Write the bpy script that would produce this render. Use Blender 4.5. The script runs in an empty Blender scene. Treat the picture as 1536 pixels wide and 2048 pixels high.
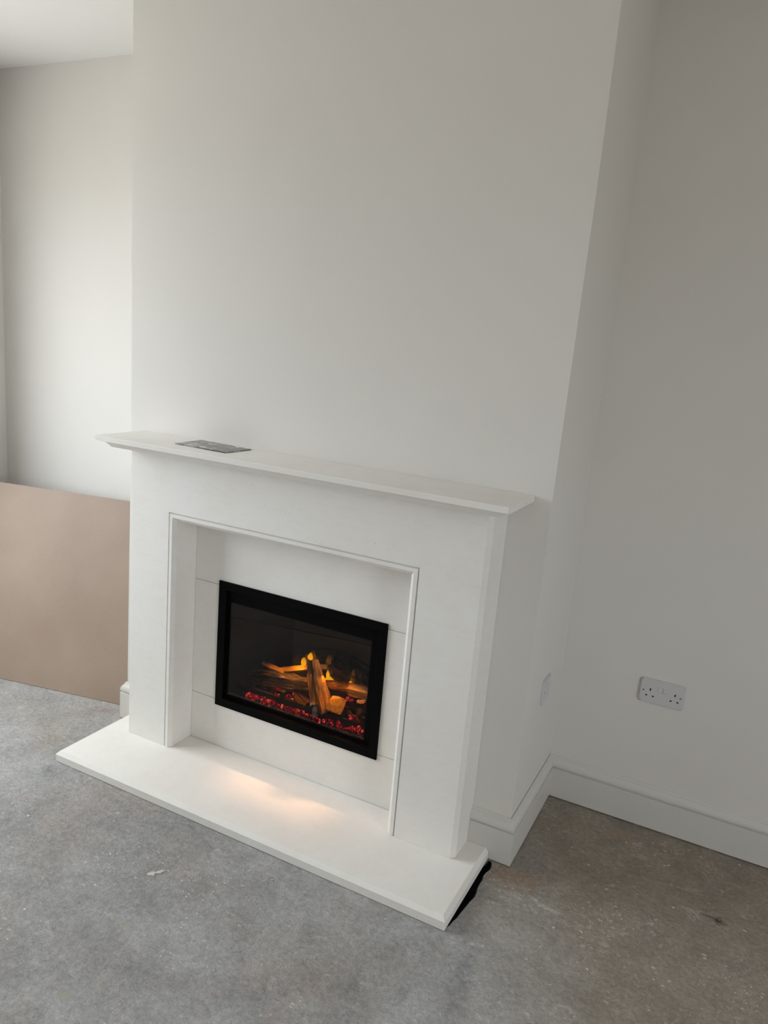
import bpy, bmesh, math, random
from mathutils import Vector, Matrix, noise
R_ = random.Random(7)
sc = bpy.context.scene
COL = sc.collection

# ------------------------------------------------------------------ camera
cam_data = bpy.data.cameras.new('camera')
cam = bpy.data.objects.new('camera', cam_data)
COL.objects.link(cam)
FPX = 1532.97
cam_data.sensor_fit = 'VERTICAL'
cam_data.sensor_height = 36.0
cam_data.lens = FPX / 2048.0 * 36.0
cam_data.clip_start = 0.02
cam.matrix_world = (Matrix.Translation((0.5117, -2.1488, 1.5891))
                    @ Matrix.Rotation(0.4535, 4, 'Z') @ Matrix.Rotation(1.3516, 4, 'X')
                    @ Matrix.Rotation(0.0846, 4, 'Z'))
sc.camera = cam

# ------------------------------------------------------------------ world, daylight, exposure
sc.view_settings.view_transform = 'Standard'
sc.view_settings.look = 'None'
sc.view_settings.gamma = 1.0
sc.view_settings.use_curve_mapping = False
sc.view_settings.exposure = 0.0
world = bpy.data.worlds.new('world')
sc.world = world
world.use_nodes = True
wn = world.node_tree
bgn = wn.nodes['Background']
_tc = wn.nodes.new('ShaderNodeTexCoord'); _sp = wn.nodes.new('ShaderNodeSeparateXYZ'); _rp = wn.nodes.new('ShaderNodeValToRGB')
wn.links.new(_tc.outputs['Generated'], _sp.inputs[0])
_mr = wn.nodes.new('ShaderNodeMapRange'); _mr.inputs[1].default_value = -.25; _mr.inputs[2].default_value = .75
wn.links.new(_sp.outputs['Z'], _mr.inputs[0]); wn.links.new(_mr.outputs[0], _rp.inputs[0])
# overcast sky over a duller street: ground, horizon, sky overhead
_e = _rp.color_ramp.elements
_e[0].position = .20; _e[0].color = (.50, .49, .475, 1)
_e[1].position = .30; _e[1].color = (.78, .84, .93, 1)
_n = _e.new(1.0); _n.color = (.93, .97, 1.0, 1)
wn.links.new(_rp.outputs[0], bgn.inputs[0])
bgn.inputs[1].default_value = 13.0

# two real window openings (left wall, right wall) let the overcast daylight in; portals only help its sampling
WL = (-1.70, -0.16, 0.75, 2.25)       # left window: y0, y1, z0, z1
WR = (-3.2, -1.62, 0.8, 2.2)          # right window
def portal(name, loc, ry, sx, sy):
    d = bpy.data.lights.new(name, 'AREA'); d.shape = 'RECTANGLE'; d.size = sx; d.size_y = sy
    d.cycles.is_portal = True
    o = bpy.data.objects.new(name, d); COL.objects.link(o)
    o.location = loc; o.rotation_euler = (0, math.radians(ry), 0)
portal('window_portal', (-2.96, (WL[0]+WL[1])/2, (WL[2]+WL[3])/2), -90, WL[3]-WL[2], WL[1]-WL[0])
portal('window_portal', (3.43, (WR[0]+WR[1])/2, (WR[2]+WR[3])/2), 90, WR[3]-WR[2], WR[1]-WR[0])

# ------------------------------------------------------------------ helpers
def tag(o, label=None, cat=None, group=None, kind=None):
    if label: o['label'] = label
    if cat: o['category'] = cat
    if group: o['group'] = group
    if kind: o['kind'] = kind
    return o

def obj(name, bm, mats, parent=None, smooth=False, normals=True):
    if normals: bmesh.ops.recalc_face_normals(bm, faces=bm.faces)
    me = bpy.data.meshes.new(name)
    bm.to_mesh(me); bm.free()
    for m in (mats if isinstance(mats, (list, tuple)) else [mats]): me.materials.append(m)
    for p in me.polygons: p.use_smooth = smooth
    o = bpy.data.objects.new(name, me); COL.objects.link(o)
    if parent: o.parent = parent
    return o

def empty(name, loc=(0, 0, 0)):
    o = bpy.data.objects.new(name, None); COL.objects.link(o)
    o.location = loc; o.empty_display_size = .05
    return o

def bx(bm, x0, x1, y0, y1, z0, z1, mi=0):
    vs = [bm.verts.new(p) for p in ((x0,y0,z0),(x1,y0,z0),(x1,y1,z0),(x0,y1,z0),(x0,y0,z1),(x1,y0,z1),(x1,y1,z1),(x0,y1,z1))]
    fs = []
    for q in ((3,2,1,0),(4,5,6,7),(0,1,5,4),(1,2,6,5),(2,3,7,6),(3,0,4,7)):
        f = bm.faces.new([vs[i] for i in q]); f.material_index = mi; fs.append(f)
    return vs, fs

def bevel_all(bm, w, seg=2):
    bmesh.ops.bevel(bm, geom=list(bm.edges), offset=w, segments=seg, profile=.5, affect='EDGES')

def prism(bm, poly, axis, a0, a1, mi=0):
    """extrude a 2-D polygon along an axis; poly holds the two other coordinates in x,y,z order"""
    def P(u, v, w):
        return (w, u, v) if axis == 'x' else (u, w, v) if axis == 'y' else (u, v, w)
    A = [bm.verts.new(P(u, v, a0)) for u, v in poly]
    B = [bm.verts.new(P(u, v, a1)) for u, v in poly]
    n = len(poly)
    fs = [bm.faces.new(A), bm.faces.new(B[::-1])]
    for i in range(n):
        fs.append(bm.faces.new((A[i], B[i], B[(i+1) % n], A[(i+1) % n])))
    for f in fs: f.material_index = mi
    return fs

def sweep(bm, profile, path, closed_profile=True):
    """loft: for each path station a function maps (u,z) of the profile to a point"""
    rings = [[bm.verts.new(st(u, z)) for u, z in profile] for st in path]
    n = len(profile)
    for a, b in zip(rings, rings[1:]):
        for i in range(n if closed_profile else n-1):
            j = (i+1) % n
            bm.faces.new((a[i], a[j], b[j], b[i]))
    if closed_profile:
        bm.faces.new(rings[0][::-1]); bm.faces.new(rings[-1])

# ------------------------------------------------------------------ materials
def new_mat(name):
    m = bpy.data.materials.new(name); m.use_nodes = True
    nt = m.node_tree
    return m, nt, nt.nodes['Principled BSDF'], nt.nodes['Material Output']

def nd(nt, t, **kw):
    n = nt.nodes.new(t)
    for k, v in kw.items():
        if k in n.inputs: n.inputs[k].default_value = v
        else: setattr(n, k, v)
    return n

def lk(nt, a, ao, b, bi): nt.links.new(a.outputs[ao], b.inputs[bi])

def ramp(nt, stops, interp='LINEAR'):
    r = nt.nodes.new('ShaderNodeValToRGB'); r.color_ramp.interpolation = interp
    e = r.color_ramp.elements
    while len(e) < len(stops): e.new(.5)
    for el, (p, c) in zip(e, stops):
        el.position = p; el.color = c if len(c) == 4 else (*c, 1)
    return r

def mixc(nt, fac, a, b, mode='MIX'):
    m = nt.nodes.new('ShaderNodeMix'); m.data_type = 'RGBA'; m.blend_type = mode
    def put(sock, v):
        if isinstance(v, tuple) and hasattr(v[0], 'outputs'): nt.links.new(v[0].outputs[v[1]], sock)
        elif isinstance(v, (int, float)): sock.default_value = v
        else: sock.default_value = (*v, 1)
    put(m.inputs[0], fac); put(m.inputs[6], a); put(m.inputs[7], b)
    return m

def coords(nt, scale=(1, 1, 1), which='Object'):
    tc = nt.nodes.new('ShaderNodeTexCoord'); mp = nt.nodes.new('ShaderNodeMapping')
    mp.inputs['Scale'].default_value = scale
    nt.links.new(tc.outputs[which], mp.inputs['Vector'])
    return mp

def simple(name, col, rough=.5, metal=0, spec=.5, var=0.0, vscale=20, bump=0.0, bscale=200, stretch=(1, 1, 1)):
    m, nt, b, out = new_mat(name)
    b.inputs['Base Color'].default_value = (*col, 1)
    b.inputs['Roughness'].default_value = rough
    b.inputs['Metallic'].default_value = metal
    b.inputs['Specular IOR Level'].default_value = spec
    mp = coords(nt, stretch)
    if var:
        n = nd(nt, 'ShaderNodeTexNoise', Scale=vscale, Detail=4.0)
        lk(nt, mp, 0, n, 'Vector')
        r = ramp(nt, [(.3, tuple(c*(1-var) for c in col)), (.7, tuple(min(1, c*(1+var)) for c in col))])
        lk(nt, n, 0, r, 0); lk(nt, r, 0, b, 'Base Color')
    if bump:
        n2 = nd(nt, 'ShaderNodeTexNoise', Scale=bscale, Detail=3.0); lk(nt, mp, 0, n2, 'Vector')
        bp = nd(nt, 'ShaderNodeBump', Strength=bump, Distance=.002)
        lk(nt, n2, 0, bp, 'Height'); lk(nt, bp, 0, b, 'Normal')
    return m

M_wall = simple('wall_paint', (.730, .702, .656), .85, spec=.25, var=.012, vscale=3, bump=.05, bscale=140)
M_ceil = simple('ceiling_paint', (.84, .832, .815), .9, spec=.2, var=.01, vscale=3)
M_gloss = simple('satin_white_wood', (.655, .634, .592), .45, spec=.3, var=.01, vscale=8)
M_plastic = simple('white_plastic', (.62, .60, .60), .32, spec=.5)
M_dark = simple('dark_slot', (.01, .01, .01), .7)
M_screw = simple('screw_metal', (.22, .21, .2), .4, metal=.6)
M_black = simple('black_metal', (.0016, .0016, .002), .55, spec=.06)
M_grate = simple('grate_iron', (.04, .047, .044), .6, spec=.3, bump=.3, bscale=300)
M_membrane = simple('black_membrane', (.004, .004, .004), .55, spec=.3)
M_upvc = simple('window_frame_white', (.82, .82, .82), .35)

def limestone():
    m, nt, b, out = new_mat('limestone')
    mp = coords(nt)
    n1 = nd(nt, 'ShaderNodeTexNoise', Scale=5.0, Detail=5.0, Roughness=.6); lk(nt, mp, 0, n1, 'Vector')
    base = ramp(nt, [(.3, (.825, .79, .735)), (.5, (.85, .822, .773)), (.72, (.855, .835, .795))]); lk(nt, n1, 0, base, 0)
    mp2 = coords(nt, (1, 1, 3.0))
    n2 = nd(nt, 'ShaderNodeTexNoise', Scale=24.0, Detail=6.0, Roughness=.7); lk(nt, mp2, 0, n2, 'Vector')
    streak = ramp(nt, [(.38, (.972, .969, .962)), (.52, (1, 1, 1))]); lk(nt, n2, 0, streak, 0)
    c1 = mixc(nt, .7, (base, 0), (streak, 0), 'MULTIPLY')
    v = nd(nt, 'ShaderNodeTexVoronoi', Scale=34.0); lk(nt, mp, 0, v, 'Vector')
    sp = ramp(nt, [(.03, (1, 1, 1)), (.07, (0, 0, 0))]); lk(nt, v, 0, sp, 0)
    n3 = nd(nt, 'ShaderNodeTexNoise', Scale=11.0, Detail=2.0); lk(nt, mp, 0, n3, 'Vector')
    th = ramp(nt, [(.60, (0, 0, 0)), (.66, (1, 1, 1))]); lk(nt, n3, 0, th, 0)
    mask = mixc(nt, 1.0, (sp, 0), (th, 0), 'MULTIPLY')
    c2 = mixc(nt, (mask, 2), (c1, 2), (.50, .45, .39))
    lk(nt, c2, 2, b, 'Base Color')
    b.inputs['Roughness'].default_value = .78; b.inputs['Specular IOR Level'].default_value = .25
    bp = nd(nt, 'ShaderNodeBump', Strength=.12, Distance=.0015)
    n4 = nd(nt, 'ShaderNodeTexNoise', Scale=180.0, Detail=3.0); lk(nt, mp, 0, n4, 'Vector')
    lk(nt, n4, 0, bp, 'Height'); lk(nt, bp, 0, b, 'Normal')
    return m
M_stone = limestone()

def concrete():
    m, nt, b, out = new_mat('bare_concrete')
    mp = coords(nt); tc = nt.nodes.new('ShaderNodeTexCoord')
    def nz(scale, detail=5.0, rough=.6, dist=0.0, off=(0, 0, 0), stretch=(1, 1, 1), rot=0):
        q = coords(nt, stretch); q.inputs['Location'].default_value = off; q.inputs['Rotation'].default_value = (0, 0, rot)
        n = nd(nt, 'ShaderNodeTexNoise', Scale=scale, Detail=detail, Roughness=rough, Distortion=dist); lk(nt, q, 0, n, 'Vector'); return n
    def fac(n, stops):
        q = ramp(nt, [(p, (v, v, v)) for p, v in stops]); lk(nt, n, 0, q, 0); return (q, 0)
    base = ramp(nt, [(.30, (.285, .281, .273)), (.48, (.42, .414, .402)), (.62, (.49, .483, .468)), (.75, (.56, .552, .535))])
    lk(nt, nz(1.25, 8.0, .66, .3), 0, base, 0)
    c = mixc(nt, fac(nz(1.9, 6.0, .62, .2, (3, 1, 0)), [(.48, 0), (.66, .65)]), (base, 0), (.375, .335, .292))     # warm dust
    c = mixc(nt, fac(nz(2.7, 6.0, .65, .3, (9, 4, 0)), [(.52, 0), (.68, .5)]), (c, 2), (.43, .355, .315))           # pinkish dust
    # right alcove: brown dirt plus its warm shade, painted as one gradient
    sep = nt.nodes.new('ShaderNodeSeparateXYZ'); lk(nt, tc, 'Object', sep, 0)
    ax = nd(nt, 'ShaderNodeMath', operation='MULTIPLY_ADD'); lk(nt, sep, 0, ax, 0); ax.inputs[1].default_value = 1.0; ax.inputs[2].default_value = .28
    ay = nd(nt, 'ShaderNodeMath', operation='MULTIPLY_ADD'); lk(nt, sep, 1, ay, 0); ay.inputs[1].default_value = .55; lk(nt, ax, 0, ay, 2)
    az = nd(nt, 'ShaderNodeMath', operation='MULTIPLY_ADD'); lk(nt, nz(3.0, 6.0), 0, az, 0); az.inputs[1].default_value = .7; lk(nt, ay, 0, az, 2)
    c = mixc(nt, fac(az, [(.34, 0), (.85, .85)]), (c, 2), (.325, .27, .21))
    # mottling, pale cement smears, thin trowel streaks, dark scuffs
    c = mixc(nt, 1.0, (c, 2), (ramp(nt, [(.3, (.80, .80, .80)), (.7, (1.16, 1.16, 1.16))]), 0), 'MULTIPLY'); lk(nt, nz(8.0, 7.0, .7, .4), 0, c.inputs[7].links[0].from_node, 0)
    c = mixc(nt, fac(nz(10.0, 6.0, .68, 1.4, (2, 7, 0), (1, 1.8, 1), .5), [(.59, 0), (.68, .6)]), (c, 2), (.52, .495, .455))
    c = mixc(nt, fac(nz(5.0, 6.0, .7, 2.2, (5, 2, 0), (1, 3.2, 1), -.35), [(.62, 0), (.68, .5)]), (c, 2), (.47, .435, .38))
    c = mixc(nt, fac(nz(5.5, 7.0, .72, .6, (1, 8, 0)), [(.29, .6), (.40, 0)]), (c, 2), (.20, .198, .195))
    c = mixc(nt, fac(nz(24.0, 5.0, .7, .8, (4, 4, 0), (1, 2, 1), .4), [(.27, .7), (.33, 0)]), (c, 2), (.17, .165, .16))
    # sandy grain
    for scl, lo, hi in ((65.0, .80, 1.22), (210.0, .82, 1.18)):
        g = ramp(nt, [(.30, (lo,)*3), (.70, (hi,)*3)]); lk(nt, nz(scl, 5.0, .7, .2), 0, g, 0)
        c = mixc(nt, 1.0, (c, 2), (g, 0), 'MULTIPLY')
    # paint flecks in two sizes
    for scale, r0, r1, ns, t0, colr in ((24.0, .10, .16, 5.0, .48, (.60, .57, .52)), (55.0, .12, .18, 4.0, .50, (.78, .76, .72)), (10.0, .10, .17, 3.2, .50, (.48, .44, .375)), (15.0, .045, .075, 2.6, .42, (.85, .83, .79))):
        mpw = coords(nt, (1, 1.5, 1))
        nw = nd(nt, 'ShaderNodeTexNoise', Scale=scale*1.2, Detail=3.0); lk(nt, mp, 0, nw, 'Vector')
        wv = mixc(nt, .06 if scale < 20 else .03, (mpw, 0), (nw, 1))
        v = nd(nt, 'ShaderNodeTexVoronoi', Scale=scale); lk(nt, wv, 2, v, 'Vector')
        sp = ramp(nt, [(r0, (.9, .9, .9)), (r1, (0, 0, 0))]); lk(nt, v, 0, sp, 0)
        nn = nd(nt, 'ShaderNodeTexNoise', Scale=ns, Detail=3.0); lk(nt, mp, 0, nn, 'Vector')
        th = ramp(nt, [(t0, (0, 0, 0)), (t0+.1, (1, 1, 1))]); lk(nt, nn, 0, th, 0)
        mk = mixc(nt, 1.0, (sp, 0), (th, 0), 'MULTIPLY')
        c = mixc(nt, (mk, 2), (c, 2), colr)
    # stains with a shape of their own: rust-brown dust by the skirting, dark scrape, grey swoop
    for (px, py, rx, ry, rot, colr, st) in ((.045, -.06, .15, .075, .3, (.36, .225, .13), .75), (.62, .10, .06, .020, -.35, (.05, .04, .035), .95),
                                            (.05, -.52, .06, .24, .25, (.22, .225, .235), .6), (.30, .36, .10, .05, .2, (.42, .28, .17), .6),
                                            (-1.73, .0, .09, .05, 0, (.36, .27, .22), .6)):
        mp9 = nt.nodes.new('ShaderNodeMapping'); mp9.vector_type = 'TEXTURE'
        mp9.inputs['Location'].default_value = (px, py, 0); mp9.inputs['Rotation'].default_value = (0, 0, rot); mp9.inputs['Scale'].default_value = (rx, ry, 1)
        nt.links.new(tc.outputs['Object'], mp9.inputs['Vector'])
        nq = nd(nt, 'ShaderNodeTexNoise', Scale=42.0, Detail=6.0, Roughness=.7); lk(nt, mp, 0, nq, 'Vector')
        ln = nd(nt, 'ShaderNodeVectorMath', operation='LENGTH'); lk(nt, mp9, 0, ln, 0)
        ad = nd(nt, 'ShaderNodeMath', operation='MULTIPLY_ADD'); lk(nt, nq, 0, ad, 0); ad.inputs[1].default_value = 3.2; nt.links.new(ln.outputs['Value'], ad.inputs[2])
        rr = ramp(nt, [(.0, (st, st, st)), (1.0, (0, 0, 0))])
        mr = nd(nt, 'ShaderNodeMapRange'); lk(nt, ad, 0, mr, 0); mr.inputs[1].default_value = 1.55; mr.inputs[2].default_value = 2.35
        lk(nt, mr, 0, rr, 0)
        c = mixc(nt, (rr, 0), (c, 2), colr)
    lk(nt, c, 2, b, 'Base Color')
    b.inputs['Roughness'].default_value = .8; b.inputs['Specular IOR Level'].default_value = .25
    h1 = nz(30.0, 8.0, .68, .6); h2 = nz(110.0, 6.0, .65, .3)
    hm = nd(nt, 'ShaderNodeMath', operation='MULTIPLY_ADD'); lk(nt, h2, 0, hm, 0); hm.inputs[1].default_value = .45; lk(nt, h1, 0, hm, 2)
    bp = nd(nt, 'ShaderNodeBump', Strength=.9, Distance=.012); lk(nt, hm, 0, bp, 'Height'); lk(nt, bp, 0, b, 'Normal')
    return m
M_floor = concrete()

def mdf():
    m, nt, b, out = new_mat('hardboard')
    mp = coords(nt)
    n1 = nd(nt, 'ShaderNodeTexNoise', Scale=3.0, Detail=4.0); lk(nt, mp, 0, n1, 'Vector')
    r = ramp(nt, [(.3, (.315, .230, .175)), (.7, (.365, .275, .212))]); lk(nt, n1, 0, r, 0)
    n2 = nd(nt, 'ShaderNodeTexNoise', Scale=300.0, Detail=3.0); lk(nt, mp, 0, n2, 'Vector')
    r2 = ramp(nt, [(.3, (.92, .92, .92)), (.7, (1.05, 1.05, 1.05))]); lk(nt, n2, 0, r2, 0)
    c = mixc(nt, 1.0, (r, 0), (r2, 0), 'MULTIPLY'); lk(nt, c, 2, b, 'Base Color')
    b.inputs['Roughness'].default_value = .55; b.inputs['Specular IOR Level'].default_value = .3
    return m
M_mdf = mdf()

def glass(name, tint, gl):
    m, nt, b, out = new_mat(name)
    nt.nodes.remove(b)
    t = nd(nt, 'ShaderNodeBsdfTransparent'); t.inputs[0].default_value = (*tint, 1)
    g = nd(nt, 'ShaderNodeBsdfGlossy'); g.inputs['Roughness'].default_value = .02; g.inputs[0].default_value = (1, 1, 1, 1)
    mx = nd(nt, 'ShaderNodeMixShader'); mx.inputs[0].default_value = gl
    lk(nt, t, 0, mx, 1); lk(nt, g, 0, mx, 2); lk(nt, mx, 0, out, 0)
    return m
M_fireglass = glass('fire_glass', (.50, .49, .48), .022)
M_pane = glass('window_pane', (.95, .96, .96), .05)

def emit(name, col, strength, alpha=1.0):
    m, nt, b, out = new_mat(name); nt.nodes.remove(b)
    e = nd(nt, 'ShaderNodeEmission'); e.inputs[0].default_value = (*col, 1); e.inputs[1].default_value = strength
    tc = nt.nodes.new('ShaderNodeTexCoord'); sp = nt.nodes.new('ShaderNodeSeparateXYZ'); lk(nt, tc, 'Generated', sp, 0)
    r = ramp(nt, [(.05, (alpha,)*3), (.6, (alpha*.75,)*3), (1.0, (alpha*.12,)*3)]); lk(nt, sp, 2, r, 0)
    t = nd(nt, 'ShaderNodeBsdfTransparent'); mx = nd(nt, 'ShaderNodeMixShader'); lk(nt, r, 0, mx, 0)
    lk(nt, t, 0, mx, 1); lk(nt, e, 0, mx, 2); lk(nt, mx, 0, out, 0)
    return m
M_flame_core = emit('flame_core', (1.0, .42, .006), 3.6)
M_flame_veil = emit('flame_veil', (1.0, .30, .015), 1.2, .20)
M_flame_faint = emit('flame_faint', (.8, .22, .02), .45, .14)

def ember_mat(name, stops, st):
    """glassy ember: dark skin broken by glowing facets, different on every lump"""
    m, nt, b, out = new_mat(name)
    tc = nt.nodes.new('ShaderNodeTexCoord'); oi = nt.nodes.new('ShaderNodeObjectInfo')
    ad = nd(nt, 'ShaderNodeVectorMath', operation='ADD'); sc_ = nd(nt, 'ShaderNodeVectorMath', operation='SCALE')
    lk(nt, oi, 'Location', sc_, 0); sc_.inputs['Scale'].default_value = 90.0
    lk(nt, tc, 'Object', ad, 0); lk(nt, sc_, 0, ad, 1)
    n = nd(nt, 'ShaderNodeTexNoise', Scale=.95, Detail=3.0, Roughness=.6, Distortion=.6); lk(nt, ad, 0, n, 'Vector')
    r = ramp(nt, stops); lk(nt, n, 0, r, 0)
    b.inputs['Base Color'].default_value = (.04, .015, .015, 1); b.inputs['Roughness'].default_value = .2
    lk(nt, r, 0, b, 'Emission Color'); b.inputs['Emission Strength'].default_value = st
    return m
M_embers = [ember_mat('ember_red', [(.42, (.006, .0, .0)), (.53, (.30, .001, .008)), (.63, (.95, .015, .03)), (.73, (1.0, .45, .36))], 2.2),
            ember_mat('ember_pink', [(.38, (.02, .0, .001)), (.48, (.60, .004, .012)), (.59, (1.0, .09, .07)), (.68, (1.0, .75, .62))], 2.4),
            ember_mat('ember_dim', [(.42, (.004, .0, .0)), (.58, (.16, .003, .006)), (.72, (.6, .015, .03))], 1.6),
            ember_mat('ember_orange', [(.34, (.10, .004, .001)), (.46, (.9, .05, .012)), (.58, (1.0, .38, .08)), (.68, (1.0, .80, .45))], 1.7)]
M_coal = simple('dead_coal', (.035, .03, .028), .45, var=.5, vscale=60, bump=.5, bscale=90)

def wood(name, dark, mid, light, bumpd=.004, scale=1.0):
    m, nt, b, out = new_mat(name)
    mp = coords(nt, (60*scale, 60*scale, 6*scale))
    n = nd(nt, 'ShaderNodeTexNoise', Scale=1.5, Detail=7.0, Roughness=.62, Distortion=1.1); lk(nt, mp, 0, n, 'Vector')
    mp2 = coords(nt, (130*scale, 130*scale, 11*scale))
    n2 = nd(nt, 'ShaderNodeTexNoise', Scale=1.3, Detail=5.0, Roughness=.6, Distortion=.5); lk(nt, mp2, 0, n2, 'Vector')
    ml = nd(nt, 'ShaderNodeMath', operation='MULTIPLY_ADD'); lk(nt, n2, 0, ml, 0); ml.inputs[1].default_value = .55
    ml2 = nd(nt, 'ShaderNodeMath', operation='MULTIPLY'); lk(nt, n, 0, ml2, 0); ml2.inputs[1].default_value = .55; lk(nt, ml2, 0, ml, 2)
    r = ramp(nt, [(.42, dark), (.53, mid), (.64, light)]); lk(nt, ml, 0, r, 0)
    lk(nt, r, 0, b, 'Base Color')
    b.inputs['Roughness'].default_value = .75; b.inputs['Specular IOR Level'].default_value = .2
    bp = nd(nt, 'ShaderNodeBump', Strength=1.0, Distance=bumpd); lk(nt, ml, 0, bp, 'Height'); lk(nt, bp, 0, b, 'Normal')
    return m
M_bark = wood('dark_bark', (.012, .008, .006), (.13, .098, .075), (.34, .26, .20), .012, .7)
M_split = wood('split_wood', (.12, .06, .02), (.50, .31, .13), (.78, .58, .33), .006)
M_brownbark = wood('brown_bark', (.08, .035, .01), (.33, .165, .045), (.55, .32, .11), .008, .8)
M_amber = wood('amber_wood', (.34, .17, .04), (.60, .36, .10), (.74, .48, .17), .002)
M_char = simple('charred_wood', (.06, .052, .048), .9, spec=.08, var=.4, vscale=40, bump=.5, bscale=80)
M_liner = simple('firebox_liner', (.045, .042, .039), .5, spec=.3, var=.15, vscale=6)
M_backliner = simple('firebox_back', (.21, .21, .195), .5, spec=.3, var=.06, vscale=4)  # paler than the liner: the room's reflection painted in as grey
M_paper = simple('paper_edge', (.62, .61, .59), .6)
M_plaster = simple('plaster_flake', (.62, .58, .52), .85, var=.15, vscale=60)

def cover():
    m, nt, b, out = new_mat('brochure_cover')
    mp = coords(nt)
    v = nd(nt, 'ShaderNodeTexVoronoi', Scale=44.0); lk(nt, mp, 0, v, 'Vector'); v.distance = 'CHEBYCHEV'
    sepn = nt.nodes.new('ShaderNodeSeparateColor'); lk(nt, v, 1, sepn, 0)
    r = ramp(nt, [(.0, (.10, .10, .10)), (.35, (.17, .17, .16)), (.52, (.50, .49, .46)), (.66, (.13, .12, .12)), (.76, (.40, .21, .16)), (.87, (.28, .27, .26))], 'CONSTANT')
    lk(nt, sepn, 0, r, 0)
    lk(nt, r, 0, b, 'Base Color'); b.inputs['Roughness'].default_value = .25
    return m
M_cover = cover()

# ------------------------------------------------------------------ room shell
XL, D, BT, BH, CZ = -1.626, 0.471, 0.0188, 0.1574, 2.66
LW, RW, FW = -2.935, 3.4, -4.2
def structure(o, label=None):
    tag(o, label, kind='structure'); return o

# floor with the ragged open gap beside the hearth's right end
gap_edge = [(-.047, -.0205), (-.037, -.026), (-.031, -.045), (-.030, -.062), (-.0365, -.083), (-.0385, -.10), (-.034, -.118), (-.0355, -.14), (-.0345, -.163),
            (-.030, -.185), (-.0285, -.205), (-.034, -.232), (-.037, -.262), (-.0405, -.29), (-.0425, -.315), (-.0480, -.335), (-.0490, -.350), (-.0535, -.364), (-.060, -.378)]
hole = gap_edge + [(-.095, -.378), (-.095, -.0205)]
bm = bmesh.new()
outer = [bm.verts.new(p) for p in ((LW-.1, FW-.1, 0), (RW+.1, FW-.1, 0), (RW+.1, D+.1, 0), (LW-.1, D+.1, 0))]
inner = [bm.verts.new((x, y, 0)) for x, y in hole]
es = [bm.edges.new((l[i], l[(i+1) % len(l)])) for l in (outer, inner) for i in range(len(l))]
bmesh.ops.triangle_fill(bm, use_beauty=True, use_dissolve=False, edges=es)
low = [bm.verts.new((x, y, -.05)) for x, y in hole]
for i in range(len(hole)):
    j = (i+1) % len(hole); bm.faces.new((inner[i], inner[j], low[j], low[i]))
bm.faces.new(low)
structure(obj('floor', bm, M_floor), 'bare grey concrete floor with paint flecks and pale smears')

bm = bmesh.new(); bx(bm, LW-.1, RW+.1, FW-.1, D+.1, CZ, CZ+.1)
structure(obj('ceiling', bm, M_ceil), 'plain white ceiling')
bm = bmesh.new(); bx(bm, LW-.1, RW+.1, D, D+.1, 0, CZ)
structure(obj('wall_back', bm, M_wall), 'white painted back wall of the two alcoves')
bm = bmesh.new(); bx(bm, LW-.1, RW+.1, FW-.1, FW, 0, CZ)
structure(obj('wall_front', bm, M_wall))
def side_wall(name, x0, x1, W):
    bm = bmesh.new()
    bx(bm, x0, x1, FW, W[0], 0, CZ); bx(bm, x0, x1, W[1], D, 0, CZ)
    bx(bm, x0, x1, W[0], W[1], 0, W[2]); bx(bm, x0, x1, W[0], W[1], W[3], CZ)
    return structure(obj(name, bm, M_wall))
side_wall('wall_left', LW-.1, LW, WL)
side_wall('wall_right', RW, RW+.1, WR)
def window(name, xc, W):
    e = structure(empty(name, (0, 0, 0)), 'white framed window letting in daylight')
    y0, y1, z0, z1 = W; f = .05
    bm = bmesh.new()
    bx(bm, xc-.02, xc+.02, y0, y0+f, z0, z1); bx(bm, xc-.02, xc+.02, y1-f, y1, z0, z1)
    bx(bm, xc-.02, xc+.02, y0+f, y1-f, z0, z0+f); bx(bm, xc-.02, xc+.02, y0+f, y1-f, z1-f, z1)
    ym = (y0+y1)/2
    bx(bm, xc-.02, xc+.02, ym-.02, ym+.02, z0+f, z1-f)
    obj('window_frame', bm, M_upvc, e)
    for a, c in ((y0+f, ym-.02), (ym+.02, y1-f)):
        bm = bmesh.new(); bx(bm, xc-.003, xc+.003, a, c, z0+f, z1-f); obj('pane', bm, M_pane, e)
window('window_1', LW-.06, WL)
window('window_2', RW+.06, WR)

# chimney breast: front with the fire's opening, two sides; slightly out of plumb like the real corner
zs = [0, .19, .68, 1.2, 2.0, CZ]
xl = [-1.625, -1.624, -1.622, -1.618, -1.626, -1.634]
xr = [-.001, -.001, -.002, -.004, .003, .005]
HX0, HX1, HZ0, HZ1 = -1.145, -.492, .225, .682
zs2 = [0, HZ0, HZ1, 1.2, 2.0, CZ]
bm = bmesh.new()
G = [[bm.verts.new((x, 0, z)) for x in (a, HX0, HX1, b)] for z, a, b in zip(zs2, xl, xr)]
for k in range(5):
    for i in range(3):
        if k == 1 and i == 1: continue
        bm.faces.new((G[k][i], G[k][i+1], G[k+1][i+1], G[k+1][i]))
for s in (0, 3):
    B = [bm.verts.new((g[s].co.x, D, g[s].co.z)) for g in G]
    for k in range(5): bm.faces.new((G[k][s], B[k], B[k+1], G[k+1][s]))
crn = [q for q in bm.edges if all(abs(v.co.y) < 1e-6 for v in q.verts) and abs(q.verts[0].co.z-q.verts[1].co.z) > .1 and (max(v.co.x for v in q.verts) < -1.6 or min(v.co.x for v in q.verts) > -.05)]
bmesh.ops.bevel(bm, geom=crn, offset=.003, segments=2, affect='EDGES')
structure(obj('wall_chimney_breast', bm, M_wall), 'white painted chimney breast rising behind the stone fireplace')

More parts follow.
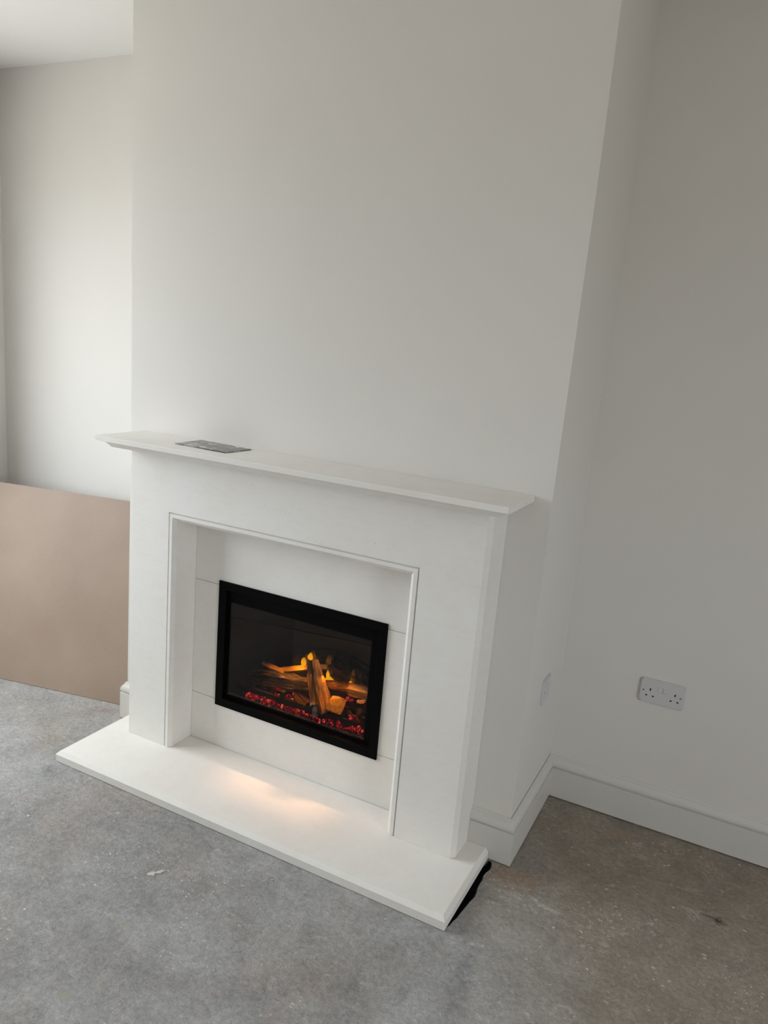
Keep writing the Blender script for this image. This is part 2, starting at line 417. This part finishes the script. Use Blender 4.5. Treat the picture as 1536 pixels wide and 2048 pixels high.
# skirting boards: profile (distance from wall, height)
SK = [(0, .0045), (BT, .0045), (BT, .1135), (BT-.0008, .1145), (BT-.0062, .1150), (BT-.0066, .1185), (BT-.0030, .1190), (BT-.0006, .1215), (BT, .1265), (BT-.0010, .133), (BT-.0042, .1400), (BT-.0085, .1452),
      (BT-.0115, .1475), (BT-.0118, .1505), (BT-.0135, .1525), (BT-.0150, .1560), (0, .1574)]
def skirting(name, path, label=None):
    bm = bmesh.new(); sweep(bm, SK, path); return structure(obj(name, bm, M_gloss), label)
SR, SL, SF, PY = -.1286, -1.4942, -.1352, -.0182
e = .0006
skirting('baseboard_right', [lambda u, z: (SR+e, -u-e, z), lambda u, z: (u+e, -u-e, z), lambda u, z: (u+e, D-u-e, z), lambda u, z: (RW-.001, D-u-e, z)],
         'white moulded skirting board turning around the right of the chimney breast')
skirting('baseboard_left', [lambda u, z: (SL-e, -u-e, z), lambda u, z: (XL-u-e, -u-e, z), lambda u, z: (XL-u-e, D-u-e, z), lambda u, z: (LW+u+e, D-u-e, z), lambda u, z: (LW+u+e, FW+.01, z)],
         'white moulded skirting board at the left of the chimney breast')

# ------------------------------------------------------------------ hearth
HL, HR, HF, HZ, HB = -1.5913, -.0535, -.3824, .0401, .0022
bm = bmesh.new()
vs, fs = bx(bm, HL, HR, HF, -BT-.0014, HB, HZ)
bm.edges.ensure_lookup_table()
top = [ed for ed in bm.edges if all(abs(v.co.z-HZ) < 1e-6 for v in ed.verts) and not all(abs(v.co.y+BT+.0014) < 1e-6 for v in ed.verts)]
bmesh.ops.bevel(bm, geom=top, offset=.012, segments=1, affect='EDGES')
vert = [ed for ed in bm.edges if abs(ed.verts[0].co.z-ed.verts[1].co.z) > .015]
bmesh.ops.bevel(bm, geom=vert, offset=.0015, segments=1, affect='EDGES')
tag(obj('hearth', bm, M_stone), 'long pale limestone hearth slab with chamfered edges lying on the concrete floor', 'hearth')

# black membrane showing in the gap beside the hearth
bm = bmesh.new()
prev = None
for i, (x, y) in enumerate(gap_edge):
    w = .0025*math.sin(i*1.9)
    row = [bm.verts.new(p) for p in ((x-.0012, y, -.0015), (x-.004+w, y, -.006), (x-.007-w, y, -.016), (x-.012+w, y, -.026), (x-.028, y, -.034), (-.092, y, -.036))]
    if prev:
        for a in range(5): bm.faces.new((prev[a], prev[a+1], row[a+1], row[a]))
    prev = row
o = obj('damp_proof_membrane', bm, M_membrane, smooth=True)
md = o.modifiers.new('thick', 'SOLIDIFY'); md.thickness = .0006
tag(o, 'black plastic damp-proof membrane in the ragged gap along the right end of the hearth', 'membrane')

# ------------------------------------------------------------------ fireplace surround
sur = empty('fireplace_surround', ((SL+SR)/2, SF/2, HZ))
tag(sur, 'cream limestone fireplace surround with a mantel shelf around the black fire', 'fireplace')
def child(name, bm, mat, parent, **k):
    """mesh given in world coordinates, parented to a thing at its own origin"""
    o = obj(name, bm, mat, None, **k)
    w = Vector((0, 0, 0)); p = parent
    while p is not None: w += p.location; p = p.parent
    o.parent = parent
    o.data.transform(Matrix.Translation(-w))
    return o
OL, OR, OT = -1.3048, -.3368, .9436
GV, FL, CH = .0055, .0115, .012            # groove, flat band, chamfer of the opening's moulding
ZB = 1.1725 - .023                       # underside of the bed mould
BK = -.0012
cc = .0135
# legs: outer block
Z0 = HZ + .0006
for s, xo, xi in ((-1, SL, OL), (1, SR, OR)):
    bm = bmesh.new()
    prism(bm, [(xo, BK), (xo, SF+cc), (xo-s*cc, SF), (xi, SF), (xi, BK)], 'z', Z0, ZB)
    child('leg', bm, M_stone, sur)
bm = bmesh.new(); bx(bm, OL, OR, SF, BK, OT, ZB); child('frieze', bm, M_stone, sur)
# moulding profile (distance inwards from the groove line, y)
MP = [(0, BK), (0, SF), (.0004, SF+.007), (GV-.0016, SF+.007), (GV, SF-.0006), (GV+FL, SF-.0006), (GV+FL+CH, SF+CH), (GV+FL+CH, BK)]
bm = bmesh.new()
rings = []
for f in (lambda d, y: (OL+d, y, Z0), lambda d, y: (OL+d, y, OT-d), lambda d, y: (OR-d, y, OT-d), lambda d, y: (OR-d, y, Z0)):
    rings.append([bm.verts.new(f(d, y)) for d, y in MP])
for a, b in zip(rings, rings[1:]):
    for i in range(len(MP)):
        j = (i+1) % len(MP); bm.faces.new((a[i], a[j], b[j], b[i]))
bm.faces.new(rings[0]); bm.faces.new(rings[-1][::-1])
child('opening_moulding', bm, M_stone, sur)
# mantel shelf and bed mould
ML, MR, MF, MB, MZ = -1.5568, -.0555, -.2343, 1.1725, 1.1896
bm = bmesh.new()
bx(bm, ML, MR, MF, BK, MB, MZ)
top = [ed for ed in bm.edges if all(abs(v.co.z-MZ) < 1e-6 for v in ed.verts) and not all(abs(v.co.y-BK) < 1e-6 for v in ed.verts)]
bmesh.ops.bevel(bm, geom=top, offset=.0018, segments=1, affect='EDGES')
vert = [ed for ed in bm.edges if abs(ed.verts[0].co.z-ed.verts[1].co.z) > .009 and max(v.co.y for v in ed.verts) < -.1]
bmesh.ops.bevel(bm, geom=vert, offset=.004, segments=2, affect='EDGES')
child('mantel_shelf', bm, M_stone, sur)
bm = bmesh.new()
r1 = [bm.verts.new(p) for p in ((ML+.025, BK, MB-.0004), (ML+.025, MF+.025, MB-.0004), (MR-.025, MF+.025, MB-.0004), (MR-.025, BK, MB-.0004))]
r1b = [bm.verts.new(p) for p in ((ML+.025, BK, MB-.005), (ML+.025, MF+.025, MB-.005), (MR-.025, MF+.025, MB-.005), (MR-.025, BK, MB-.005))]
r2 = [bm.verts.new(p) for p in ((ML+.040, BK, ZB+.0003), (ML+.040, MF+.040, ZB+.0003), (MR-.040, MF+.040, ZB+.0003), (MR-.040, BK, ZB+.0003))]
bm.faces.new(r1); bm.faces.new(r2[::-1])
for A, B in ((r1, r1b), (r1b, r2)):
    for i in range(4): bm.faces.new((A[i], A[(i+1) % 4], B[(i+1) % 4], B[i]))
child('bed_mould', bm, M_stone, sur)

# ------------------------------------------------------------------ limestone back panel in four slabs
bp_ = empty('back_panel', (-.82, PY, 0))
tag(bp_, 'flat limestone panel of four slabs set inside the surround around the black fire', 'panel')
FLx, FRx, FT, FB = -1.1606, -.4754, .6966, .2098
J1, J2, PB = .6782, .2288, BK
ja = .0008
PX0, PX1 = OL+GV+FL+CH+.0005, OR-GV-FL-CH-.0005
def slab(x0, x1, z0, z1):
    bm = bmesh.new(); bx(bm, x0, x1, PY, PB, z0, z1)
    ed = [q for q in bm.edges if all(abs(v.co.y-PY) < 1e-6 for v in q.verts)]
    bmesh.ops.bevel(bm, geom=ed, offset=.0008, segments=1, affect='EDGES')
    child('slab', bm, M_stone, bp_)
IX0, IX1 = FLx+.018, FRx-.018
slab(PX0, PX1, J1+ja, OT-GV-FL-CH-.0005+.02)
slab(PX0, PX1, .0005, J2-ja)
slab(PX0, IX0, J2+ja, J1-ja)
slab(IX1, PX1, J2+ja, J1-ja)

# ------------------------------------------------------------------ electric fire
fire = empty('electric_fire', (-.818, .05, FB))
tag(fire, 'black inset electric fire with lit flames and red embers behind glass', 'fire')
# outer trim flange, mitred, with a stepped inner return
FY = -.0245
PF = [(0, PY-.0004), (0, FY), (.030, FY), (.0315, FY+.002), (.0315, -.0125), (.0285, -.0125), (.0285, PY-.0004)]
def ring_frame(name, x0, x1, z0, z1, prof, mat, parent):
    bm = bmesh.new()
    cs = [lambda d, y: (x0+d, y, z0+d), lambda d, y: (x1-d, y, z0+d), lambda d, y: (x1-d, y, z1-d), lambda d, y: (x0+d, y, z1-d)]
    rg = [[bm.verts.new(f(d, y)) for d, y in prof] for f in cs]
    n = len(prof)
    for k in range(4):
        a, b = rg[k], rg[(k+1) % 4]
        for i in range(n):
            j = (i+1) % n; bm.faces.new((a[i], a[j], b[j], b[i]))
    return child(name, bm, mat, parent)
ring_frame('trim_frame', FLx, FRx, FB, FT, PF, M_black, fire)
# black border around the glass (a rebated inner frame)
GL, GR, GT, GB = -1.1193, -.5352, .6193, .256
bm = bmesh.new()
o_ = [(FLx+.0315, FB+.0315), (FRx-.0315, FB+.0315), (FRx-.0315, FT-.0315), (FLx+.0315, FT-.0315)]
i_ = [(GL, GB), (GR, GB), (GR, GT), (GL, GT)]
yb0, yb1 = -.0088, .0
A = [bm.verts.new((x, yb0, z)) for x, z in o_]; B = [bm.verts.new((x, yb0, z)) for x, z in i_]
C = [bm.verts.new((x, yb1, z)) for x, z in i_]; Dv = [bm.verts.new((x, yb1, z)) for x, z in o_]
for k in range(4):
    j = (k+1) % 4
    bm.faces.new((A[k], A[j], B[j], B[k])); bm.faces.new((B[k], B[j], C[j], C[k])); bm.faces.new((C[k], C[j], Dv[j], Dv[k])); bm.faces.new((Dv[k], Dv[j], A[j], A[k]))
child('inner_frame', bm, M_black, fire)
bm = bmesh.new(); bx(bm, GL+.0004, GR-.0004, -.0070, -.0030, GB+.0004, GT-.0004)
child('glass', bm, M_fireglass, fire)
# firebox: angled cheeks, back, base, top
bm = bmesh.new()
plan = [(-1.135, .002), (-1.075, .12), (-.975, .205), (-.56, .205), (-.502, .12), (-.502, .002)]
zb, zt = .232, .672
lo = [bm.verts.new((x, y, zb)) for x, y in plan]; hi = [bm.verts.new((x, y, zt)) for x, y in plan]
for i in range(len(plan)-1):
    f = bm.faces.new((lo[i], lo[i+1], hi[i+1], hi[i])); f.material_index = 1 if i == 2 else 0
bm.faces.new(lo[::-1]); bm.faces.new(hi)
child('firebox', bm, [M_liner, M_backliner], fire)
# thin rod put in to draw a dark line across the upper firebox
bm = bmesh.new()
def bar(bm, a, b, r, n=8):
    a, b = Vector(a), Vector(b); q = (b-a).to_track_quat('Z', 'Y'); L = (b-a).length
    rg = []
    for z in (0, L):
        rg.append([bm.verts.new(a + q @ Vector((r*math.cos(t*2*math.pi/n), r*math.sin(t*2*math.pi/n), z))) for t in range(n)])
    for i in range(n):
        j = (i+1) % n; bm.faces.new((rg[0][i], rg[0][j], rg[1][j], rg[1][i]))
    bm.faces.new(rg[0][::-1]); bm.faces.new(rg[1])
bar(bm, (-1.124, .012, .553), (-.985, .19, .489), .0042); bar(bm, (-.985, .19, .489), (-.565, .195, .515), .0034)
child('dark_line_rod', bm, M_dark, fire)
# grate: front bar, second bar, posts with caps
bm = bmesh.new()
prism(bm, [(.028, .268), (.040, .268), (.040, .290), (.028, .290)], 'x', -1.058, -.548)
grate = child('grate_bar', bm, M_grate, fire)
for px in (-1.035, -.896, -.773, -.649, -.56):
    bm = bmesh.new(); bx(bm, px-.008, px+.008, .024, .040, .2905 if px not in (-1.035, -.56) else .2905, .318)
    bevel_all(bm, .0015, 1); child('grate_post', bm, M_grate, fire)
# ember bed: lumps in front of and behind the grate bar
bed = empty('ember_bed', (0, 0, 0)); bed.parent = fire
def lump(bm, c, r, sq=(1, 1, 1), seed=0, sub=1):
    res = bmesh.ops.create_icosphere(bm, subdivisions=sub, radius=1)
    rr = random.Random(seed)
    rot = Matrix.Rotation(rr.random()*6.28, 3, 'Z') @ Matrix.Rotation(rr.random()*6.28, 3, 'X')
    for v in res['verts']:
        k = .72 + .5*rr.random()
        p = rot @ Vector((v.co.x*sq[0], v.co.y*sq[1], v.co.z*sq[2]))
        v.co = Vector(c) + p*r*k
emb_meshes = []
for i in range(10):
    bm = bmesh.new(); lump(bm, (0, 0, 0), 1.0, (1.25, .8, .85), seed=50+i)
    me = bpy.data.meshes.new('ember'); bm.to_mesh(me); bm.free(); me.materials.append(M_coal); emb_meshes.append(me)
bedw = Vector(fire.location)
def ember(x, y, z, r, mat):
    o = bpy.data.objects.new('ember', R_.choice(emb_meshes)); COL.objects.link(o)
    o.parent = bed; o.location = Vector((x, y, z)) - bedw; o.scale = (r, r, r)
    o.rotation_euler = (R_.random()*6, R_.random()*6, R_.random()*6)
    o.material_slots[0].link = 'OBJECT'; o.material_slots[0].material = mat
red, pink, dim, orange = M_embers
x = -1.095
while x < -.545:
    hot = x > -1.055
    for dy, dz in ((.020, .262), (.013, .255), (.024, .267)):
        if R_.random() < .12: continue
        k = R_.random()
        if not hot: m_ = M_coal if k < .8 else dim
        elif dz < .26: m_ = red if k < .18 else dim if k < .5 else M_coal
        else: m_ = red if k < .42 else pink if k < .60 else orange if k < .68 else dim if k < .9 else M_coal
        ember(x+R_.uniform(-.004, .004), dy+R_.uniform(-.002, .002), dz+R_.uniform(-.0025, .0025), R_.uniform(.0048, .0082), m_)
    ember(x+.004, .006+R_.uniform(-.002, .002), .248+R_.uniform(-.002, .002), R_.uniform(.007, .010), R_.choice([M_coal, M_coal, M_coal, dim]))
    x += R_.uniform(.0095, .0135)
for i in range(46):
    x = R_.uniform(-1.03, -.55); y = R_.uniform(.050, .115)
    ember(x, y, .262+ (y-.05)*.35 + R_.uniform(-.003, .003), R_.uniform(.009, .014), R_.choice([red, dim, dim, dim, M_coal, M_coal]))
for (x, y, z, m_) in ((-.867, .062, .300, pink), (-.887, .062, .287, red), (-.946, .052, .282, red), (-.930, .052, .280, red), (-.85, .09, .312, red),
                      (-.707, .06, .288, red), (-.692, .055, .284, red), (-.681, .06, .279, dim), (-.612, .09, .337, orange), (-.600, .09, .341, orange),
                      (-.662, .09, .333, pink), (-.645, .09, .333, red), (-.612, .032, .302, pink), (-.603, .032, .306, red), (-.578, .022, .273, red), (-.572, .022, .280, pink), (-.87, .05, .283, orange)):
    ember(x, y, z, .0095, m_)
for (x, y, z, r) in ((-.590, .055, .312, .020), (-.566, .045, .300, .016), (-.630, .052, .300, .016), (-1.075, .05, .285, .022), (-1.05, .03, .262, .013), (-1.10, .035, .262, .013), (-.565, .012, .252, .011), (-.585, .010, .251, .010)):
    ember(x, y, z, r, M_coal)

# flames: tapered tongues of the fire's flame effect
def flame(base, h, w, lean, mat, d=.004, oval=False):
    bm = bmesh.new(); n = 12; rings = 9; rg = []
    for k in range(rings+1):
        t = k/rings
        r = w*max(.02, math.sqrt(max(0, 1-(1-t/.32)**2)) if t < .32 else math.cos((t-.32)/.68*math.pi/2)**1.15)
        if oval: r = w*max(.02, math.sin(math.pi*t)**.62)
        cx = base[0] + lean*t*t; z = base[2] + h*t
        rg.append([bm.verts.new((cx + r*math.cos(a*2*math.pi/n), base[1] + d*(r/w)*math.sin(a*2*math.pi/n), z)) for a in range(n)])
    for a, b in zip(rg, rg[1:]):
        for i in range(n):
            j = (i+1) % n; bm.faces.new((a[i], a[j], b[j], b[i]))
    bm.faces.new(rg[0][::-1]); bm.faces.new(rg[-1])
    return child('flame', bm, mat, fire, smooth=True)
flame((-.873, .122, .380), .046, .0115, .001, M_flame_core, oval=True)
flame((-.866, .128, .385), .064, .0065, .002, M_flame_veil)
flame((-.846, .122, .420), .034, .0115, .003, M_flame_core)
flame((-.838, .128, .41), .056, .012, .002, M_flame_veil)
flame((-.776, .128, .415), .048, .0055, .004, M_flame_veil)
flame((-.766, .128, .410), .056, .005, .003, M_flame_veil)
flame((-.752, .118, .352), .036, .0225, -.008, M_flame_core)
flame((-.765, .120, .372), .034, .0075, -.002, M_flame_core)
flame((-.742, .135, .365), .055, .032, .004, M_flame_faint)
flame((-.671, .118, .368), .024, .0095, .004, M_flame_core)
flame((-.667, .128, .372), .068, .009, .002, M_flame_veil)
flame((-.700, .140, .365), .07, .034, .002, M_flame_faint)
flame((-.640, .130, .385), .05, .007, .003, M_flame_faint)
flame((-.905, .150, .365), .06, .034, .002, M_flame_faint)

# lamps in the fire: amber spots over the logs, some added, red bed glow, a warm downlighter at the top
def lamp(name, loc, e_, col, r=.012, cone=None):
    d = bpy.data.lights.new(name, 'SPOT' if cone else 'POINT')
    if cone:
        d.spot_size = math.radians(cone); d.spot_blend = .7
    d.energy = e_; d.color = col; d.shadow_soft_size = r
    o = bpy.data.objects.new(name, d); COL.objects.link(o); o.location = Vector(loc)-fire.location; o.parent = fire
    return o
AM = (1.0, .36, .018)
for loc, e_ in (((-.872, .075, .430), .34), ((-.835, -.001, .445), .34), ((-.742, .06, .410), .26), ((-.655, .05, .425), .22), ((-.69, -.0, .40), .22), ((-.61, .03, .43), .14), ((-.95, .05, .42), .17)):  # the spots close to the glass are added to light the log fronts
    lamp('amber_spot', loc, e_*2.9, AM, cone=125)
for loc in ((-.93, .045, .30), (-.80, .05, .30), (-.69, .045, .30)):
    lamp('bed_lamp', loc, .022, (1.0, .04, .03), .006)
d = bpy.data.lights.new('downlighter', 'AREA'); d.shape = 'RECTANGLE'; d.size = .40; d.size_y = .008
d.energy = .40; d.color = (1.0, .56, .30); d.spread = math.radians(24)
o = bpy.data.objects.new('downlighter', d); COL.objects.link(o); o.parent = fire
o.location = Vector((-.79, .155, .625))-fire.location
o.rotation_euler = (Vector((-.79, -.14, .04))-Vector((-.79, .155, .625))).to_track_quat('-Z', 'Y').to_euler()

# ------------------------------------------------------------------ logs resting on the grate
def log(name, pts, radii, mat, label, seed=0, sides=18, facets=None, rough=.12, endmat=None, group='logs on the electric fire', cat='log'):
    """irregular log along a polyline; local Z follows the log so the grain runs along it"""
    P = [Vector(p) for p in pts]
    a, b = P[0], P[-1]
    q = (b-a).to_track_quat('Z', 'Y'); c = (a+b)/2
    W = Matrix.Translation(c) @ q.to_matrix().to_4x4(); Wi = W.inverted()
    loc = [Wi @ p for p in P]
    # resample
    seg = [(loc[i+1]-loc[i]).length for i in range(len(loc)-1)]; T = sum(seg)
    N = max(8, int(T/.008)); rr = random.Random(seed)
    def at(s):
        s *= T
        for i, L in enumerate(seg):
            if s <= L or i == len(seg)-1:
                k = min(1, s/L); return loc[i].lerp(loc[i+1], k), radii[i]*(1-k)+radii[i+1]*k
            s -= L
    bm = bmesh.new(); rg = []
    ridge = [1+rough*(rr.random()-.5)*2 for _ in range(sides)]
    if facets:
        ridge = [1/max(.55, max(math.cos(2*math.pi*(i/sides)-f*2*math.pi) for f in facets)) for i in range(sides)]
        ridge = [min(1.5, v) for v in ridge]
    for k in range(N+1):
        p, r = at(k/N); ring = []
        for i in range(sides):
            t = 2*math.pi*i/sides
            nz = noise.noise(Vector((math.cos(t)*1.6+seed*3, math.sin(t)*1.6, p.z*22)))
            nz2 = noise.noise(Vector((math.cos(t)*5+seed, math.sin(t)*5, p.z*60)))
            R1 = r*ridge[i]*(1+rough*1.3*nz+rough*.6*nz2)
            ring.append(bm.verts.new(p+Vector((R1*math.cos(t), R1*math.sin(t), rr.uniform(-.0008, .0008) if 0 < k < N else rr.uniform(-.002, .002)))))
        rg.append(ring)
    for u, v in zip(rg, rg[1:]):
        for i in range(sides):
            j = (i+1) % sides; bm.faces.new((u[i], u[j], v[j], v[i]))
    f1 = bm.faces.new(rg[0][::-1]); f2 = bm.faces.new(rg[-1]); f1.material_index = f2.material_index = 1
    o = obj(name, bm, [mat, endmat or mat])
    o.matrix_world = W
    tag(o, label, cat, group)
    return o
log('log', [(-1.075, .095, .300), (-1.00, .09, .315), (-.90, .08, .332), (-.800, .08, .348)], [.030, .037, .034, .026], M_bark,
    'large dark bark-covered log lying across the left of the fire', 1, rough=.2, endmat=M_char)
log('log', [(-1.085, .135, .285), (-1.055, .14, .325), (-1.03, .14, .358)], [.024, .026, .020], M_bark, 'short dark stump behind the left end of the large bark log', 2, rough=.2, endmat=M_char)
log('split_stick', [(-1.030, .088, .370), (-.985, .09, .364), (-.935, .092, .358)], [.007, .0085, .007], M_amber,
    'thin amber split stick slanting down over the left bark log', 3, sides=10, facets=[0, .3, .62], cat='stick')
log('split_stick', [(-.955, .10, .358), (-.908, .095, .374), (-.83, .095, .402), (-.752, .095, .427)], [.008, .009, .0085, .0075], M_amber,
    'long amber split stick running behind the upright log', 4, sides=10, facets=[0.05, .38, .7], cat='stick')
log('log', [(-.712, .025, .290), (-.745, .042, .345), (-.778, .060, .395), (-.803, .075, .448)], [.026, .030, .025, .0155], M_brownbark,
    'upright brown split log leaning back across the middle of the fire', 5, sides=16, facets=[.0, .22, .45, .7], rough=.12, endmat=M_amber)
log('split_stick', [(-.748, .003, .318), (-.770, .026, .365), (-.791, .043, .408)], [.0105, .0125, .009], M_split,
    'pale split wood sliver on the front left of the upright log', 6, sides=10, facets=[.1, .35, .8], cat='stick')
log('log', [(-.735, .004, .281), (-.737, .006, .302), (-.740, .010, .322)], [.014, .016, .013], M_char, 'charred grey log stub at the foot of the upright log', 7, sides=10, facets=[0, .3, .6], endmat=M_char)
log('log', [(-.765, .125, .350), (-.715, .11, .362), (-.660, .105, .372)], [.017, .019, .016], M_brownbark,
    'rough brown log lying right of the upright log', 8, rough=.2, endmat=M_amber)
log('log', [(-.655, .095, .370), (-.60, .09, .377), (-.545, .085, .382)], [.020, .0205, .019], M_split,
    'pale amber split log at the far right of the fire', 9, sides=14, facets=[.05, .3, .55, .8], rough=.06, endmat=M_amber)
log('log', [(-.668, .022, .337), (-.680, .050, .322), (-.692, .078, .306)], [.0285, .028, .026], M_brownbark,
    'short log with its amber cut end facing forward at the right front', 10, sides=12, facets=[.08, .30, .55, .80], rough=.05, endmat=M_amber)
log('log', [(-.860, .068, .300), (-.83, .055, .292), (-.797, .045, .284)], [.015, .018, .015], M_brownbark,
    'small red-brown log piece low in front of the upright log', 11, rough=.2, endmat=M_char)
log('log', [(-.905, .175, .395), (-.83, .178, .415), (-.76, .178, .425)], [.03, .034, .03], M_bark, 'dark log at the back behind the flames, left of centre', 12, rough=.25, endmat=M_char)
log('log', [(-.80, .172, .405), (-.72, .172, .400), (-.64, .168, .385), (-.57, .160, .365)], [.045, .046, .040, .034], M_bark,
    'big dark log at the back right behind the flames', 13, rough=.18, endmat=M_char)

# ------------------------------------------------------------------ brochure on the mantel
br = empty('brochure', (-1.155, -.091, MZ)); br.rotation_euler = (0, 0, math.radians(-2))
tag(br, 'glossy folded brochure with dark and red photos lying on the left of the mantel shelf', 'brochure')
def leaf(name, w, h, z0, z1, dx, dy, rot, mat, lift=0):
    bm = bmesh.new(); n = 10; rows = []
    for s in (0, 1):
        for k in range(n+1):
            u = k/n; x = (u-.5)*w
            zz = (z1 if s else z0) + lift*(1-u)**3
            for y in (-h/2, h/2): rows.append(bm.verts.new(Matrix.Rotation(rot, 3, 'Z') @ Vector((x+dx, y+dy, zz))))
    m = 2*(n+1)
    for k in range(n):
        i = 2*k
        bm.faces.new((rows[i], rows[i+1], rows[i+3], rows[i+2])); j = m+i
        bm.faces.new((rows[j], rows[j+2], rows[j+3], rows[j+1]))
        bm.faces.new((rows[i], rows[i+2], rows[j+2], rows[j])); bm.faces.new((rows[i+1], rows[j+1], rows[j+3], rows[i+3]))
    bm.faces.new((rows[0], rows[m], rows[m+1], rows[1])); bm.faces.new((rows[2*n], rows[2*n+1], rows[m+2*n+1], rows[m+2*n]))
    return obj(name, bm, mat, br)
leaf('back_cover', .222, .132, .0004, .0012, 0, 0, 0, M_cover)
leaf('pages', .218, .128, .0013, .0026, -.001, .001, .01, M_paper)
leaf('front_cover', .222, .132, .0028, .0036, .001, -.001, -.008, M_cover, lift=.0012)
bm = bmesh.new(); bx(bm, .02, .112, -.0668, -.0660, .0006, .0030); obj('spine', bm, M_dark, br)

# ------------------------------------------------------------------ wall plates
def plate_mesh(w, h, t):
    bm = bmesh.new()
    bx(bm, -w/2, w/2, -t, -.0004, -h/2, h/2)
    v_ = [q for q in bm.edges if abs(q.verts[0].co.y-q.verts[1].co.y) > t*.5]
    bmesh.ops.bevel(bm, geom=v_, offset=.005, segments=4, affect='EDGES')
    fr = [q for q in bm.edges if all(abs(v.co.y+t) < 1e-6 for v in q.verts)]
    bmesh.ops.bevel(bm, geom=fr, offset=.003, segments=3, affect='EDGES')
    return bm
def sub(name, parent, x0, x1, z0, z1, y0, y1, mat, bev=.0006):
    bm = bmesh.new(); bx(bm, x0, x1, y0, y1, z0, z1)
    if bev: bevel_all(bm, bev, 1)
    return obj(name, bm, mat, parent)
def screw(parent, x, z, y):
    bm = bmesh.new(); bar(bm, (x, y+.002, z), (x, y-.0004, z), .0031, 12)
    return obj('screw', bm, M_screw, parent)
T = .0095
ds = empty('double_socket', (.342, D, .5005))
tag(ds, 'white double switched power socket on the right alcove wall above the skirting', 'socket')
obj('plate', plate_mesh(.146, .086, T), M_plastic, ds)
for cx in (-.038, .042):
    cx2 = cx
    sub('pin_slot', ds, cx2-.0022, cx2+.0022, .002, .0105, -T-.0003, -T+.002, M_dark, 0)
    for q in (-.011, .011):
        sub('pin_slot', ds, cx2+q-.0033, cx2+q+.0033, -.0183, -.0137, -T-.0003, -T+.002, M_dark, 0)
for cx in (-.0075, .0085):
    rk = sub('rocker', ds, cx-.0062, cx+.0062, .004, .0225, -T-.0022, -T+.002, M_plastic, .0012)
    rk.rotation_euler = (math.radians(0), 0, 0)
screw(ds, -.0603, 0, -T); screw(ds, .0603, 0, -T)
sp_ = empty('single_socket_plate', (.0, .224, .513)); sp_.rotation_euler = (0, 0, math.radians(90))
tag(sp_, 'white single wall plate on the right side of the chimney breast', 'socket')
sp_.location.x = .0006 - .003
obj('plate', plate_mesh(.086, .086, T), M_plastic, sp_)
sub('rocker', sp_, .012, .026, -.008, .012, -T-.002, -T+.002, M_plastic, .001)
screw(sp_, -.0301, 0, -T)

# ------------------------------------------------------------------ board leaning in the left alcove
bw, bh_, bt_ = 1.10, None, .012
b0 = Vector((-1.700, .0635, .0015)); u = Vector((-1, -.213, 0)).normalized(); n_ = Vector((-.213, 1, 0)).normalized()
topc = b0 + n_*.392 + Vector((0, 0, .795)); up = (topc-b0)
thick = up.cross(u).normalized(); thick = thick if thick.y > 0 else -thick
bm = bmesh.new()
c8 = []
for t in (0, bt_):
    for a, w in ((0, 0), (1, 0), (1, 1), (0, 1)):
        c8.append(bm.verts.new(b0 + u*bw*a + up*w*.985 + thick*t))
for q in ((0, 1, 2, 3), (7, 6, 5, 4), (0, 4, 5, 1), (1, 5, 6, 2), (2, 6, 7, 3), (3, 7, 4, 0)): bm.faces.new([c8[i] for i in q])
bevel_all(bm, .0008, 1)
tag(obj('board', bm, M_mdf), 'brown hardboard sheet leaning against the wall in the left alcove', 'board')

# ------------------------------------------------------------------ flakes lying on the floor
def flake(x, y, rx, ry, rot, seed, label):
    rr = random.Random(seed); n = 11
    bm = bmesh.new()
    lo = []; hi = []
    for i in range(n):
        t = 2*math.pi*i/n; k = .65+.6*rr.random()
        p = Matrix.Rotation(rot, 2) @ Vector((rx*k*math.cos(t), ry*k*math.sin(t)))
        lo.append(bm.verts.new((p.x, p.y, .0004))); hi.append(bm.verts.new((p.x*.85, p.y*.85, .0022+.001*rr.random())))
    bm.faces.new(hi)
    for i in range(n):
        j = (i+1) % n; bm.faces.new((lo[i], lo[j], hi[j], hi[i]))
    bm.faces.new(lo[::-1])
    o = obj('plaster_flake', bm, M_plaster); o.location = (x, y, 0)
    return tag(o, label, 'flake', 'plaster flakes on the floor')
flake(-.882, -.641, .014, .010, .6, 1, 'largest pale plaster flake on the floor in front of the hearth')
flake(-.868, -.622, .015, .006, .9, 2, 'narrow white plaster flake touching the largest one before the hearth')
